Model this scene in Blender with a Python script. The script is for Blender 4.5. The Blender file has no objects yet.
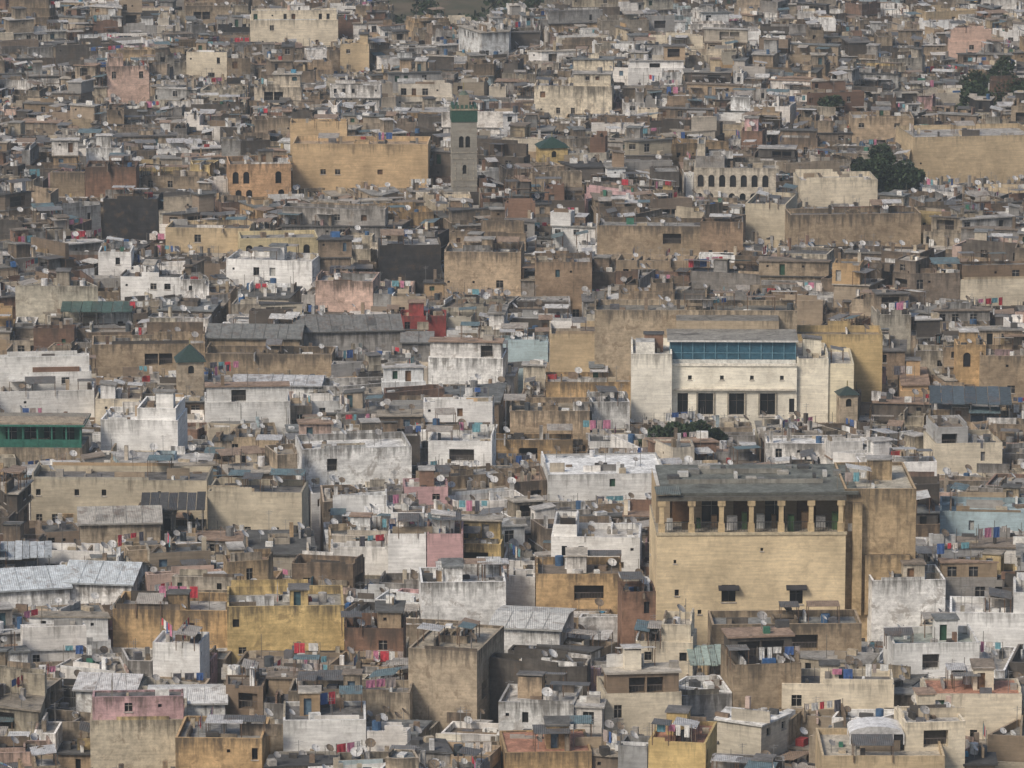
import bpy, math, random
import numpy as np
from math import sin,cos,radians,hypot,pi,exp
R=random.Random(11)
H=139.0; F=5000.0; PH=radians(11.3)
CP,SP=cos(PH),sin(PH)
def gz(x,y):
    g=2.2*sin(x/47+1.3)*cos(y/71)+1.8*sin(y/38+x/90)
    if y>1090: g+=(min(y,2600)-1090)*0.09
    return g
def at(u,v,z):
    a=(u-512)/F; b=(384-v)/F
    dy=CP+b*SP; dz=-SP+b*CP
    t=(H-z)/(-dz)
    return a*t,dy*t
def proj(x,y,z):
    d=z-H; dep=y*CP-d*SP
    return 512+F*x/dep, 384-F*(y*SP+d*CP)/dep, F/dep
def slope(v):
    b=(384-v)/F
    return (-SP+b*CP)/(CP+b*SP)

# ---------------------------------------------------------------- materials
def newmat(name):
    m=bpy.data.materials.new(name); m.use_nodes=True
    nt=m.node_tree; nt.nodes.clear()
    out=nt.nodes.new('ShaderNodeOutputMaterial'); bs=nt.nodes.new('ShaderNodeBsdfPrincipled')
    nt.links.new(bs.outputs[0],out.inputs[0])
    return m,nt,bs
class N:
    def __init__(s,nt): s.nt=nt
    def lk(s,a,b):
        if isinstance(a,(int,float)): b.default_value=a
        elif isinstance(a,tuple): b.default_value=a
        else: s.nt.links.new(a,b)
    def math(s,op,a,b=0.0,c=False):
        n=s.nt.nodes.new('ShaderNodeMath'); n.operation=op; n.use_clamp=c
        s.lk(a,n.inputs[0]); s.lk(b,n.inputs[1]); return n.outputs[0]
    def noise(s,vec,scale,det=4,rough=.6,dist=0):
        n=s.nt.nodes.new('ShaderNodeTexNoise')
        s.lk(vec,n.inputs['Vector']); n.inputs['Scale'].default_value=scale
        n.inputs['Detail'].default_value=det; n.inputs['Roughness'].default_value=rough
        n.inputs['Distortion'].default_value=dist
        return n.outputs[0]
    def mr(s,v,a,b,c,d):
        n=s.nt.nodes.new('ShaderNodeMapRange'); s.lk(v,n.inputs[0])
        for i,x in enumerate((a,b,c,d)): n.inputs[i+1].default_value=x
        return n.outputs[0]
    def scalev(s,vec,xyz):
        n=s.nt.nodes.new('ShaderNodeVectorMath'); n.operation='MULTIPLY'
        s.lk(vec,n.inputs[0]); n.inputs[1].default_value=xyz; return n.outputs[0]
    def mul(s,col,f):
        n=s.nt.nodes.new('ShaderNodeVectorMath'); n.operation='SCALE'
        s.lk(col,n.inputs[0]); s.lk(f,n.inputs['Scale']); return n.outputs[0]
    def mix(s,f,a,b):
        n=s.nt.nodes.new('ShaderNodeMix'); n.data_type='RGBA'
        s.lk(f,n.inputs[0]); s.lk(a,n.inputs[6]); s.lk(b,n.inputs[7]); return n.outputs[2]
def base(nt):
    k=N(nt); g=nt.nodes.new('ShaderNodeNewGeometry'); a=nt.nodes.new('ShaderNodeAttribute'); a.attribute_name='Col'
    return k,g.outputs['Position'],a.outputs['Color'],a.outputs['Alpha']
def masonry(name,lo,hi,stain,thr,patch):
    m,nt,bs=newmat(name); k,P,C,A=base(nt)
    sx=nt.nodes.new('ShaderNodeSeparateXYZ'); nt.links.new(P,sx.inputs[0])
    big=k.mr(k.noise(P,.22,2),.3,.7,.80,1.16)
    med=k.mr(k.noise(P,1.1,5,.75),.28,.72,lo,hi)
    lay=k.mr(k.noise(k.scalev(P,(.35,.35,4.5)),1,2,.6),.3,.7,.86,1.12)
    c=k.mul(C,k.math('MULTIPLY',k.math('MULTIPLY',big,med),lay))
    pt=k.mr(k.noise(P,.55,5,.68,.4),.555,.63,0,patch)
    brown=k.mix(.5,k.mul(C,.5),(.20,.14,.09,1))
    c=k.mix(pt,c,brown)
    d=k.math('SUBTRACT',A,sx.outputs[2])
    drip=k.mr(d,0,2.4,.26,0)
    st=k.noise(k.scalev(P,(1.7,1.7,.18)),1,5,.68)
    reg=k.mr(k.noise(P,.07,2),.35,.65,-.08,.08)
    f=k.mr(k.math('ADD',k.math('ADD',st,drip),reg),thr,thr+.22,0,stain)
    c=k.mix(f,c,(.06,.054,.047,1))
    nt.links.new(c,bs.inputs['Base Color']); bs.inputs['Roughness'].default_value=.93
    bs.inputs['Specular IOR Level'].default_value=.12
    return m
def roofm():
    m,nt,bs=newmat('terrace_screed'); k,P,C,A=base(nt)
    a=k.mr(k.noise(P,.5,6,.72,.5),.3,.7,.5,1.55)
    b=k.mr(k.noise(P,3,3,.7),.3,.7,.72,1.28)
    c=k.mul(C,k.math('MULTIPLY',a,b))
    f=k.mr(k.noise(P,.33,5,.7,1.),.54,.67,0,.65)
    c=k.mix(f,c,(.06,.056,.05,1))
    nt.links.new(c,bs.inputs['Base Color']); bs.inputs['Roughness'].default_value=.85
    bs.inputs['Specular IOR Level'].default_value=.25
    return m
def simple(name,rough,var=.25,scale=2.,spec=.3,metal=0,corr=False):
    m,nt,bs=newmat(name); k,P,C,A=base(nt)
    c=k.mul(C,k.mr(k.noise(P,scale,4,.7),.3,.7,1-var,1+var))
    if corr:
        f=k.mr(k.noise(P,.7,5,.7,.6),.52,.66,0,.6); c=k.mix(f,c,(.14,.09,.06,1))
        w=nt.nodes.new('ShaderNodeTexWave'); nt.links.new(P,w.inputs[0]); w.inputs['Scale'].default_value=1.6
        b=nt.nodes.new('ShaderNodeBump'); b.inputs['Strength'].default_value=.6; b.inputs['Distance'].default_value=.06
        nt.links.new(w.outputs['Fac'],b.inputs['Height']); nt.links.new(b.outputs[0],bs.inputs['Normal'])
    nt.links.new(c,bs.inputs['Base Color']); bs.inputs['Roughness'].default_value=rough
    bs.inputs['Specular IOR Level'].default_value=spec; bs.inputs['Metallic'].default_value=metal
    return m
MATS=[masonry('weathered_plaster',.58,1.42,.78,.59,.65),roofm(),simple('window_glass',.25,.3,1,.5),simple('painted_surface',.7,.38,2.,.2),
      simple('corrugated_sheet',.55,.35,1.5,.4,0,True),simple('foliage_leaf',.8,.4,.8,.1),simple('glazed_tile',.5,.4,4,.35),
      masonry('limewashed_plaster',.82,1.2,.58,.70,.24)]
MAS,ROOF,GLS,PNT,COR,LEAF,TILE,LIM=range(8)

# ---------------------------------------------------------------- mesh builder
class MB:
    def __init__(s): s.V=[];s.F=[];s.M=[];s.C=[];s.zt=10.;s.wm=MAS
    def face(s,p,m,c,zt=None):
        i=len(s.V); s.V.extend(p); s.F.append(tuple(range(i,i+len(p)))); s.M.append(s.wm if m==MAS else m)
        s.C.append((c[0],c[1],c[2],s.zt if zt is None else zt))
    def build(s,name,origin=None):
        V=np.array(s.V,dtype=np.float64)
        o=V.mean(0) if origin is None else np.array(origin,dtype=float)
        if origin is None: o[2]=V[:,2].min()
        me=bpy.data.meshes.new(name); me.from_pydata((V-o).tolist(),[],s.F)
        for m in MATS: me.materials.append(m)
        me.polygons.foreach_set('material_index',s.M)
        ca=me.color_attributes.new('Col','FLOAT_COLOR','CORNER')
        cnt=[len(f) for f in s.F]
        ca.data.foreach_set('color',np.repeat(np.array(s.C,dtype=np.float32),cnt,axis=0).ravel())
        me.update()
        ob=bpy.data.objects.new(name,me); ob.location=o; bpy.context.scene.collection.objects.link(ob)
        return ob
def box(mb,cx,cy,z0,sx,sy,sz,a,m,c,tilt=0.,topm=None,topc=None):
    ca,sa=cos(a),sin(a); q=[]
    for X,Y in((-1,-1),(1,-1),(1,1),(-1,1)):
        x=X*sx/2;y=Y*sy/2; q.append((cx+x*ca-y*sa,cy+x*sa+y*ca,Y*tilt/2))
    b=[(p[0],p[1],z0+p[2]) for p in q]; t=[(p[0],p[1],z0+sz+p[2]) for p in q]; zt=z0+sz+.2
    for i in range(4):
        j=(i+1)%4; mb.face([b[i],b[j],t[j],t[i]],m,c,zt)
    mb.face(t,m if topm is None else topm,c if topc is None else topc,zt); mb.face(b[::-1],m,c,zt)
def cyl(mb,cx,cy,z0,r,h,m,c,n=10,r2=None):
    r2=r if r2 is None else r2
    b=[(cx+r*cos(2*pi*i/n),cy+r*sin(2*pi*i/n),z0) for i in range(n)]
    t=[(cx+r2*cos(2*pi*i/n),cy+r2*sin(2*pi*i/n),z0+h) for i in range(n)]
    for i in range(n):
        j=(i+1)%n; mb.face([b[i],b[j],t[j],t[i]],m,c,z0+h+.3)
    mb.face(t,m,c,z0+h+.3)
def wall(mb,A,B,z0,z1,ops,col,mat=MAS,rec=.25):
    dx,dy=B[0]-A[0],B[1]-A[1]; L=hypot(dx,dy)
    if L<.01 or z1<=z0: return
    ex,ey=dx/L,dy/L; nx,ny=ey,-ex
    P=lambda s,z,d=0:(A[0]+ex*s-nx*d,A[1]+ey*s-ny*d,z)
    ops=[o for o in ops if o[0]>.05 and o[1]<L-.05 and o[2]>z0+.02 and o[3]<z1-.05]
    if not ops:
        mb.face([P(0,z0),P(L,z0),P(L,z1),P(0,z1)],mat,col); return
    ops.sort(); zs=sorted({z0,z1,*[o[2] for o in ops],*[o[3] for o in ops]})
    xs=sorted({0,L,*[o[0] for o in ops],*[o[1] for o in ops]})
    for i in range(len(zs)-1):
        za,zb=zs[i],zs[i+1]; zm=(za+zb)/2; run=None
        for j in range(len(xs)-1):
            xm=(xs[j]+xs[j+1])/2
            hole=any(o[0]<xm<o[1] and o[2]<zm<o[3] for o in ops)
            if not hole and run is None: run=xs[j]
            if hole and run is not None:
                mb.face([P(run,za),P(xs[j],za),P(xs[j],zb),P(run,zb)],mat,col); run=None
        if run is not None: mb.face([P(run,za),P(L,za),P(L,zb),P(run,zb)],mat,col)
    for o in ops:
        a,b,za,zb,kind,wc=o
        r=rec if kind!='o' else 1.1
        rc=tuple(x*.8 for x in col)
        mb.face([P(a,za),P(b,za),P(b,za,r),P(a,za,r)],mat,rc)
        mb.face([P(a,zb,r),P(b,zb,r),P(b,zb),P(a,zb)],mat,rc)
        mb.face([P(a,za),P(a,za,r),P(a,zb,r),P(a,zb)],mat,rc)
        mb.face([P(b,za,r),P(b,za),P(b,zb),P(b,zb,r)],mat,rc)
        pm=PNT if kind in'dso' else GLS
        mb.face([P(a,za,r),P(b,za,r),P(b,zb,r),P(a,zb,r)],pm,wc)
        if kind=='w' and b-a>.7:
            m=(a+b)/2; q=r-.05; fc=(.3,.28,.25) if wc[0]>.012 else (.08,.07,.06)
            mb.face([P(m-.035,za,q),P(m+.035,za,q),P(m+.035,zb,q),P(m-.035,zb,q)],PNT,fc)
            zc=za+(zb-za)*.65
            mb.face([P(a,zc-.03,q-.01),P(b,zc-.03,q-.01),P(b,zc+.03,q-.01),P(a,zc+.03,q-.01)],PNT,fc)
        if kind=='w':
            w=.08; mb.face([P(a-.1,za,-w),P(b+.1,za,-w),P(b+.1,za,0),P(a-.1,za,0)],PNT,(.45,.42,.38))
            mb.face([P(a-.1,za-.1,-w),P(b+.1,za-.1,-w),P(b+.1,za,-w),P(a-.1,za,-w)],PNT,(.45,.42,.38))
        if kind=='o':
            mb.face([P(a,za+.8,.1),P(b,za+.8,.1),P(b,za+.87,.1),P(a,za+.87,.1)],PNT,(.15,.13,.12))
            m=int((b-a)/.3)
            for j in range(1,m):
                s=a+(b-a)*j/m; mb.face([P(s-.015,za,.1),P(s+.015,za,.1),P(s+.015,za+.8,.1),P(s-.015,za+.8,.1)],PNT,(.15,.13,.12))
        if kind=='a':
            m=(a+b)/2; rr=(b-a)/2; zc=zb-rr; n=6
            for sgn,ex0 in((-1,a),(1,b)):
                arc=[P(m+sgn*rr*cos(pi/2*i/n),zc+rr*sin(pi/2*i/n),.01) for i in range(n+1)]
                for i in range(n): mb.face([P(ex0,zb,.01),arc[i],arc[i+1]] if sgn<0 else [P(ex0,zb,.01),arc[i+1],arc[i]],mat,col)

# ---------------------------------------------------------------- polygon tools
def area(p): return .5*sum(p[i][0]*p[(i+1)%len(p)][1]-p[(i+1)%len(p)][0]*p[i][1] for i in range(len(p)))
def cen(p): return sum(q[0] for q in p)/len(p),sum(q[1] for q in p)/len(p)
def clip(p,pt,n):
    o=[]
    for i in range(len(p)):
        a=p[i];b=p[(i+1)%len(p)]
        da=(a[0]-pt[0])*n[0]+(a[1]-pt[1])*n[1]; db=(b[0]-pt[0])*n[0]+(b[1]-pt[1])*n[1]
        if da>=0:o.append(a)
        if (da>0 and db<0)or(da<0 and db>0):
            t=da/(da-db); o.append((a[0]+(b[0]-a[0])*t,a[1]+(b[1]-a[1])*t))
    return o
def clean(p,mn=.5):
    q=[]
    for a in p:
        if not q or hypot(a[0]-q[-1][0],a[1]-q[-1][1])>mn:q.append(a)
    if len(q)>2 and hypot(q[0][0]-q[-1][0],q[0][1]-q[-1][1])<=mn:q.pop()
    r=[]
    n=len(q)
    for i in range(n):
        a,b,c=q[i-1],q[i],q[(i+1)%n]
        cr=(b[0]-a[0])*(c[1]-b[1])-(b[1]-a[1])*(c[0]-b[0])
        if abs(cr)>.03*hypot(b[0]-a[0],b[1]-a[1])*hypot(c[0]-b[0],c[1]-b[1]): r.append(b)
    return r
def inset(p,d):
    n=len(p);o=[]
    for i in range(n):
        a,b,c=p[i-1],p[i],p[(i+1)%n]
        l1=hypot(b[0]-a[0],b[1]-a[1]);l2=hypot(c[0]-b[0],c[1]-b[1])
        e1=((b[0]-a[0])/l1,(b[1]-a[1])/l1);e2=((c[0]-b[0])/l2,(c[1]-b[1])/l2)
        n1=(-e1[1],e1[0]);n2=(-e2[1],e2[0])
        k=1+n1[0]*n2[0]+n1[1]*n2[1]; k=max(k,.35)
        o.append((b[0]+(n1[0]+n2[0])*d/k,b[1]+(n1[1]+n2[1])*d/k))
    return o
def longest(p):
    best=0
    for i in range(len(p)):
        a=p[i];b=p[(i+1)%len(p)];l=hypot(b[0]-a[0],b[1]-a[1])
        if l>best:best=l;e=((b[0]-a[0])/l,(b[1]-a[1])/l)
    return e,best
def inside(p,x,y,m=0):
    for i in range(len(p)):
        a=p[i];b=p[(i+1)%len(p)];l=hypot(b[0]-a[0],b[1]-a[1])+1e-9
        if ((b[0]-a[0])*(y-a[1])-(b[1]-a[1])*(x-a[0]))/l<m:return False
    return True
def shr(p,d):
    q=p
    for i in range(len(p)):
        a=p[i];b=p[(i+1)%len(p)];l=hypot(b[0]-a[0],b[1]-a[1])
        if l<.01: continue
        n=(-(b[1]-a[1])/l,(b[0]-a[0])/l)
        q=clip(q,(a[0]+n[0]*d,a[1]+n[1]*d),n)
        if len(q)<3:return []
    return q

# ---------------------------------------------------------------- palette
COL=dict(T=(.46,.36,.25),T2=(.42,.35,.26),T3=(.35,.275,.19),O=(.50,.35,.19),O2=(.54,.40,.24),O3=(.52,.415,.27),OR=(.52,.34,.20),
 W=(.79,.79,.77),W2=(.69,.69,.67),C=(.68,.61,.48),C2=(.51,.455,.35),PA=(.53,.48,.395),B=(.26,.20,.145),B2=(.30,.22,.15),RB=(.27,.165,.115),
 G=(.32,.31,.295),G2=(.43,.42,.40),D=(.045,.045,.047),DB=(.13,.115,.10),P=(.57,.42,.35),Y=(.58,.44,.21),Y2=(.55,.47,.29),
 S=(.46,.58,.62),RED=(.28,.065,.06),PK=(.58,.38,.38))
RCOL=[(.26,.255,.24),(.38,.37,.35),(.16,.155,.15),(.22,.185,.15),(.09,.09,.09),(.50,.49,.47),(.31,.275,.225),(.31,.225,.17),(.18,.19,.19),(.11,.11,.105),(.25,.24,.22),(.42,.39,.34)]
ZONES=[]
def zone(u,v,r,kind,w):
    x,y=at(u,v,10); k=proj(x,y,10)[2]; ZONES.append((x,y,r/k,kind,w))
for u,v,r,w in((350,450,120,2.8),(150,420,80,1.7),(560,520,100,2.),(190,285,60,2.2),(270,270,50,1.6),(480,365,70,2.8),(900,600,100,2.2),(560,690,110,1.4),
    (120,660,80,1.2),(60,590,80,1.5),(960,640,90,2.),(330,740,90,1.),(400,100,50,1.2),(640,20,120,1.2),(110,30,80,.8),(600,270,60,1.),(740,450,80,1.5),(900,460,70,1.3),(440,600,80,1.3),(260,320,60,1.),(600,470,60,1.2)): zone(u,v,r,'w',w)
for u,v,r,w in((860,270,110,2.),(620,225,90,1.6),(90,240,90,1.9),(100,350,90,1.2),(450,210,80,1.5),(760,110,90,1.5),(50,130,90,1.5),(870,80,90,1.3),(300,220,60,.8),(650,130,60,1.1),(200,690,90,.5),(700,700,100,.6)): zone(u,v,r,'b',w)
for u,v,r,w in((260,630,110,1.1),(150,740,100,1.1),(340,190,90,1.4),(480,420,60,1.2),(600,590,90,1.),(900,700,90,1.),(700,760,90,1.),(840,560,60,1.2),(980,350,60,1.4),(200,500,90,1.2),(60,100,60,.7),(550,180,60,.7)): zone(u,v,r,'o',w)
def pickcol(x,y,r):
    w={'w':.6,'b':.75,'o':.52}
    for zx,zy,zr,k,a in ZONES:
        d2=((x-zx)**2+((y-zy)*.28)**2)/zr**2
        if d2<4: w[k]+=a*exp(-d2)
    t=r.uniform(0,w['w']+w['b']+w['o']+.42)
    if t<w['w']: c=r.choice(['W','W','W','W2','PA','C','G2','S' if r.random()<.12 else 'W'])
    elif t<w['w']+w['b']: c=r.choice(['B','B2','RB','DB','T3','G','B','T2','T3','DB'])
    elif t<w['w']+w['b']+w['o']: c=r.choice(['O','T','T','O3','T2','C2','Y' if r.random()<.25 else 'T3','P' if r.random()<.5 else 'T'])
    else: c=r.choice(['G','G2','C2','T2','PK' if r.random()<.35 else 'G','D' if r.random()<.4 else 'DB'])
    f=r.uniform(.82,1.08) if c in('W','W2') else r.uniform(.7,1.1)
    c=COL[c]; h=r.uniform(-.03,.04); g=sum(c)/3; d=r.uniform(.0,.25)
    c=tuple(q*(1-d)+g*d for q in c)
    return (c[0]*f*(1+h),c[1]*f,c[2]*f*(1-h))
def glass(r): 
    g=r.uniform(.008,.03); return (g,g,g*1.1)
SHUT=[(.05,.10,.12),(.12,.07,.04),(.03,.08,.05),(.2,.2,.2),(.10,.16,.22),(.2,.12,.07),(.4,.4,.38),(.02,.02,.02)]
def openings(L,zt,zb,r,dens,style='w',first=1.0,up=False):
    o=[]; z=zt-first
    lv=0
    while z-(1.6 if up else 2.2)>zb and lv<4:
        s=r.uniform(.4,1.3)
        w=r.uniform(.5,1.1); h=r.uniform(.7,1.45)
        if style=='a': w=1.0;h=2.0
        if style=='w' and L>3 and r.random()<(.28 if up else .10) and z-1.75>zb:
            ww=r.uniform(1.4,min(L-.8,5)); s0=r.uniform(.4,L-ww-.35); g=r.uniform(.02,.1)
            n=max(1,int(ww/1.7)); 
            for i in range(n): o.append((s0+ww*i/n+.08,s0+ww*(i+1)/n-.08,z-1.65,z,'o',(g,g*.9,g*.8)))
            z-=3.1; lv+=1; continue
        while s+w<L-.4:
            if r.random()<dens:
                kind=style; c=glass(r)
                if style=='w' and r.random()<.25: kind='s'; c=r.choice(SHUT)
                if style=='w' and r.random()<.2: o.append((s,s+.35,z-.5,z-.15,'s',glass(r)))
                elif style=='w' and up and r.random()<.35 and z-1.7>zb: o.append((s,s+.8,z-1.65,z,'d',r.choice(SHUT)))
                else: o.append((s,s+w,z-h,z,kind,c))
            s+=max(w,.85)+(r.uniform(.6,2.8) if style=='w' else .75)
        z-=3.0; lv+=1
    return o
DISH=[];LAUN=[]
FOOT=[]
def clutter(mb,poly,z,r,n,cp):
    xs=[p[0] for p in poly];ys=[p[1] for p in poly]
    e,_=longest(poly); ang=math.atan2(e[1],e[0])
    for _ in range(n):
        for t in range(6):
            x=r.uniform(min(xs),max(xs));y=r.uniform(min(ys),max(ys))
            if inside(poly,x,y,.35):break
        else: continue
        k=r.random()
        if k<.36:
            c=r.choice([(.36,.34,.31),(.65,.65,.63),(.07,.065,.06),(.2,.15,.11),(.13,.13,.14),(.42,.36,.27),(.72,.72,.69),(.09,.09,.09),(.30,.28,.25)])
            if r.random()<.05: c=r.choice([(.05,.13,.3),(.32,.05,.05),(.05,.16,.11),(.08,.25,.38)])
            box(mb,x,y,z,r.uniform(.2,1.5),r.uniform(.2,.9),r.uniform(.15,.9),ang+r.uniform(-.3,.3),PNT,c)
        elif k<.44: box(mb,x,y,z,.06,.06,r.uniform(1.2,2.8),0,PNT,(.13,.12,.11))
        elif k<.48:
            cyl(mb,x,y,z,r.uniform(.3,.5),r.uniform(.8,1.2),PNT,r.choice([(.6,.6,.6),(.07,.08,.09),(.06,.12,.22),(.45,.43,.4),(.2,.2,.2)]))
        elif k<.65: DISH.append((x,y,z,r.random()))
        elif k<.76:
            l=r.uniform(1.2,4.5); c=pickcol(x,y,r); box(mb,x,y,z,l,.2,r.uniform(.5,1.3),ang+r.choice([0,0,pi/2]),MAS,c)
        elif k<.82:
            box(mb,x,y,z,.05,.05,2.4,0,PNT,(.2,.2,.2)); box(mb,x,y,z+2.2,.9,.03,.03,.4,PNT,(.3,.3,.3)); box(mb,x,y,z+2.0,.6,.03,.03,.4,PNT,(.3,.3,.3))
        elif k<.91 and cp:
            sx,sy=r.uniform(1.8,4.2),r.uniform(1.4,2.8);hh=r.uniform(1.6,2.1)
            c=r.choice([(.5,.5,.5),(.2,.2,.2),(.30,.22,.16),(.13,.19,.21),(.62,.62,.6),(.38,.35,.31),(.12,.12,.12)])
            for i in(-1,1):
                for j in(-1,1):
                    qx=i*(sx/2-.1);qy=j*(sy/2-.1)
                    box(mb,x+qx*cos(ang)-qy*sin(ang),y+qx*sin(ang)+qy*cos(ang),z,.08,.08,hh-.02,ang,PNT,(.15,.1,.07))
            box(mb,x,y,z+hh,sx,sy,.05,ang,COR,c,r.uniform(.0,.5))
        elif k<.96:
            box(mb,x,y,z,.45,.45,r.uniform(.7,1.9),ang,MAS,pickcol(x,y,r))
        elif sin(x/13+1)*sin(y/29)>-.1: LAUN.append((x,y,z,ang+r.choice([0,.5,pi/2]),r.random()))
def house(mb,poly,zb,zt,wc,rc,r,ph=.9,dens=.3,style='w',upper=.5,cl=5,zmax=1e9,slab=False,first=None,up=False):
    mb.zt=zt
    n=len(poly); t=.22
    if ph>0: inn=inset(poly,t)
    zr=zt-ph
    cf=r.choice([.55,.75,.9,1.1,1.15]); cc=tuple(x*cf for x in wc)
    for i in range(n):
        a=poly[i];b=poly[(i+1)%n];L=hypot(b[0]-a[0],b[1]-a[1])
        ny=-(b[0]-a[0])/max(L,.01)
        ops=openings(L,zt,max(zb,zt-10),r,dens,style,(ph+.45) if first is None else first,up) if (ny<.45 and dens>0) else []
        wall(mb,a,b,zb,zt,ops,wc)
        if ph>0:
            ia=inn[i];ib=inn[(i+1)%n]
            mb.face([(a[0],a[1],zt),(b[0],b[1],zt),(ib[0],ib[1],zt),(ia[0],ia[1],zt)],PNT,cc)
            mb.face([(ib[0],ib[1],zr),(ia[0],ia[1],zr),(ia[0],ia[1],zt),(ib[0],ib[1],zt)],MAS,wc if r.random()<.7 else cc)
            if L>2 and r.random()<.38 and zt+.6<zmax:
                l=r.uniform(.25,.8)*L; s=r.uniform(l/2,L-l/2)/L
                nx2,ny2=(b[1]-a[1])/L,-(b[0]-a[0])/L
                box(mb,a[0]+(b[0]-a[0])*s-nx2*.11,a[1]+(b[1]-a[1])*s-ny2*.11,zt+.002,l-.02,.19,r.uniform(.12,.7),math.atan2(b[1]-a[1],b[0]-a[0]),MAS,wc if r.random()<.6 else pickcol(a[0],a[1],r))
    rp=inn if ph>0 else poly
    if slab:
        o=inset(poly,-.25); hs=.18
        for i in range(n):
            j=(i+1)%n
            mb.face([(o[i][0],o[i][1],zr+.004),(o[j][0],o[j][1],zr+.004),(o[j][0],o[j][1],zr+hs),(o[i][0],o[i][1],zr+hs)],PNT,tuple(x*.9 for x in rc))
        mb.face([(q[0],q[1],zr+.004) for q in o[::-1]],PNT,rc)
        zr+=hs; rp=o
    mb.face([(q[0],q[1],zr) for q in rp],ROOF,rc)
    ar=area(rp)
    used=rp
    if ar>14 and r.random()<upper and zt+2.9<zmax:
        e,l=longest(rp); f=r.uniform(.28,.6)
        c=cen(rp); s=r.choice([-1,1]); nn=(e[0]*s,e[1]*s)
        if r.random()<.4: nn=(-nn[1],nn[0])
        pr=[q[0]*nn[0]+q[1]*nn[1] for q in rp]; m=min(pr)+(max(pr)-min(pr))*(1-f)
        u2=clip(rp,(nn[0]*m,nn[1]*m),nn); rest=clip(rp,(nn[0]*m,nn[1]*m),(-nn[0],-nn[1]))
        u2=clean(shr(u2,.03),.4)
        if len(u2)>=3 and area(u2)>4:
            hh=r.uniform(1.9,2.8)
            wc2=wc if r.random()<.55 else pickcol(c[0],c[1],r)
            k=r.random(); rc2=r.choice(RCOL)
            house(mb,u2,zr,zr+hh,wc2,rc2,r,ph=0 if k<.45 else r.uniform(.15,.7),dens=.6,upper=.22,cl=max(2,cl//3),zmax=zmax,slab=k<.45,first=.4 if k<.45 else None,up=True)
            used=clean(rest,.3); mb.zt=zt
    elif ar>14 and r.random()<.5 and zt+2<zmax:
        c=cen(rp); e,_=longest(rp); a=math.atan2(e[1],e[0])
        x=c[0]+r.uniform(-1.5,1.5);y=c[1]+r.uniform(-1.5,1.5)
        if inside(rp,x,y,1.2):
            s=r.uniform(1.6,2.4);s2=r.uniform(1.6,2.6);hh=r.uniform(1.9,2.4)
            q=[(x+X*s/2*cos(a)-Y*s2/2*sin(a),y+X*s/2*sin(a)+Y*s2/2*cos(a)) for X,Y in((-1,-1),(1,-1),(1,1),(-1,1))]
            w2=wc if r.random()<.5 else pickcol(x,y,r)
            mb.zt=zr+hh
            for i in range(4):
                A=q[i];B=q[(i+1)%4]
                wall(mb,A,B,zr,zr+hh,[(.4,1.15,zr+.05,zr+1.75,'d',r.choice(SHUT))] if i==(0 if r.random()<.6 else 1) else [],w2)
            mb.face([(p[0],p[1],zr+hh) for p in q],ROOF,r.choice(RCOL)); 
            box(mb,x,y,zr+hh+.003,s+.3,s2+.3,.12,a,ROOF,r.choice(RCOL),r.choice([0,0,.3]))
            mb.zt=zt
    elif ar>30 and r.random()<.5:
        c=cen(rp); e,_=longest(rp); a=math.atan2(e[1],e[0])
        if inside(rp,c[0],c[1],1.8):
            s=r.uniform(1.8,3);
            for i in range(4):
                b=a+i*pi/2; box(mb,c[0]+cos(b)*(s/2),c[1]+sin(b)*(s/2),zr,.2,s+.196,.7,b,MAS,wc)
            box(mb,c[0],c[1],zr,s-.25,s-.25,.35,a,GLS,(.02,.02,.025))
    if len(used)>=3 and cl: clutter(mb,used,zr,r,cl,zmax>zt+2.5)

# ---------------------------------------------------------------- heroes
HERO=[]
def frame(u0,u1,vt,h,rot=0):
    um=(u0+u1)/2
    x,y=at(um,vt,h)
    for _ in range(3): zt=gz(x,y)+h; x,y=at(um,vt,zt)
    k=proj(x,y,zt)[2]; w=(u1-u0)/k; r=radians(rot)
    ox,oy=x-w/2*cos(r),y-w/2*sin(r)
    def L(a,b): return (ox+a*cos(r)-b*sin(r),oy+a*sin(r)+b*cos(r))
    return L,w,k,zt,y,r
def reg(L,x0,x1,y0,y1,u0,u1,yf,vb):
    fp=[L(x0,y0),L(x1,y0),L(x1,y1),L(x0,y1)]
    FOOT.append(fp); HERO.append((fp,u0,u1,yf,vb)); return fp
def hero(name,u0,u1,vt,vb,h,d,rot,wc,rc=None,ph=.8,dens=.3,style='w',upper=.4,cl=6):
    k0=proj(*at(512,vt,10),10)[2]
    h=max(h,(vb-vt)/k0+3)
    L,w,k,zt,y,r=frame(u0,u1,vt,h,rot)
    fp=reg(L,0,w,0,d,u0,u1,y,vb)
    mb=MB(); rr=random.Random(int(u0*7+vt*13))
    c=COL[wc] if isinstance(wc,str) else wc
    if wc in('W','W2','C','O2','P','S','Y','Y2','O3','C2','PK') and rr.random()<.85: mb.wm=LIM
    house(mb,fp,zt-h-3,zt,c,rc or rr.choice(RCOL[:4]),rr,ph,dens,style,upper,int(cl*2.2))
    return mb.build(name)
GR=(.24,.245,.235);PALE=(.5,.485,.455);TER=(.40,.21,.145);WR=(.64,.64,.62)
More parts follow.
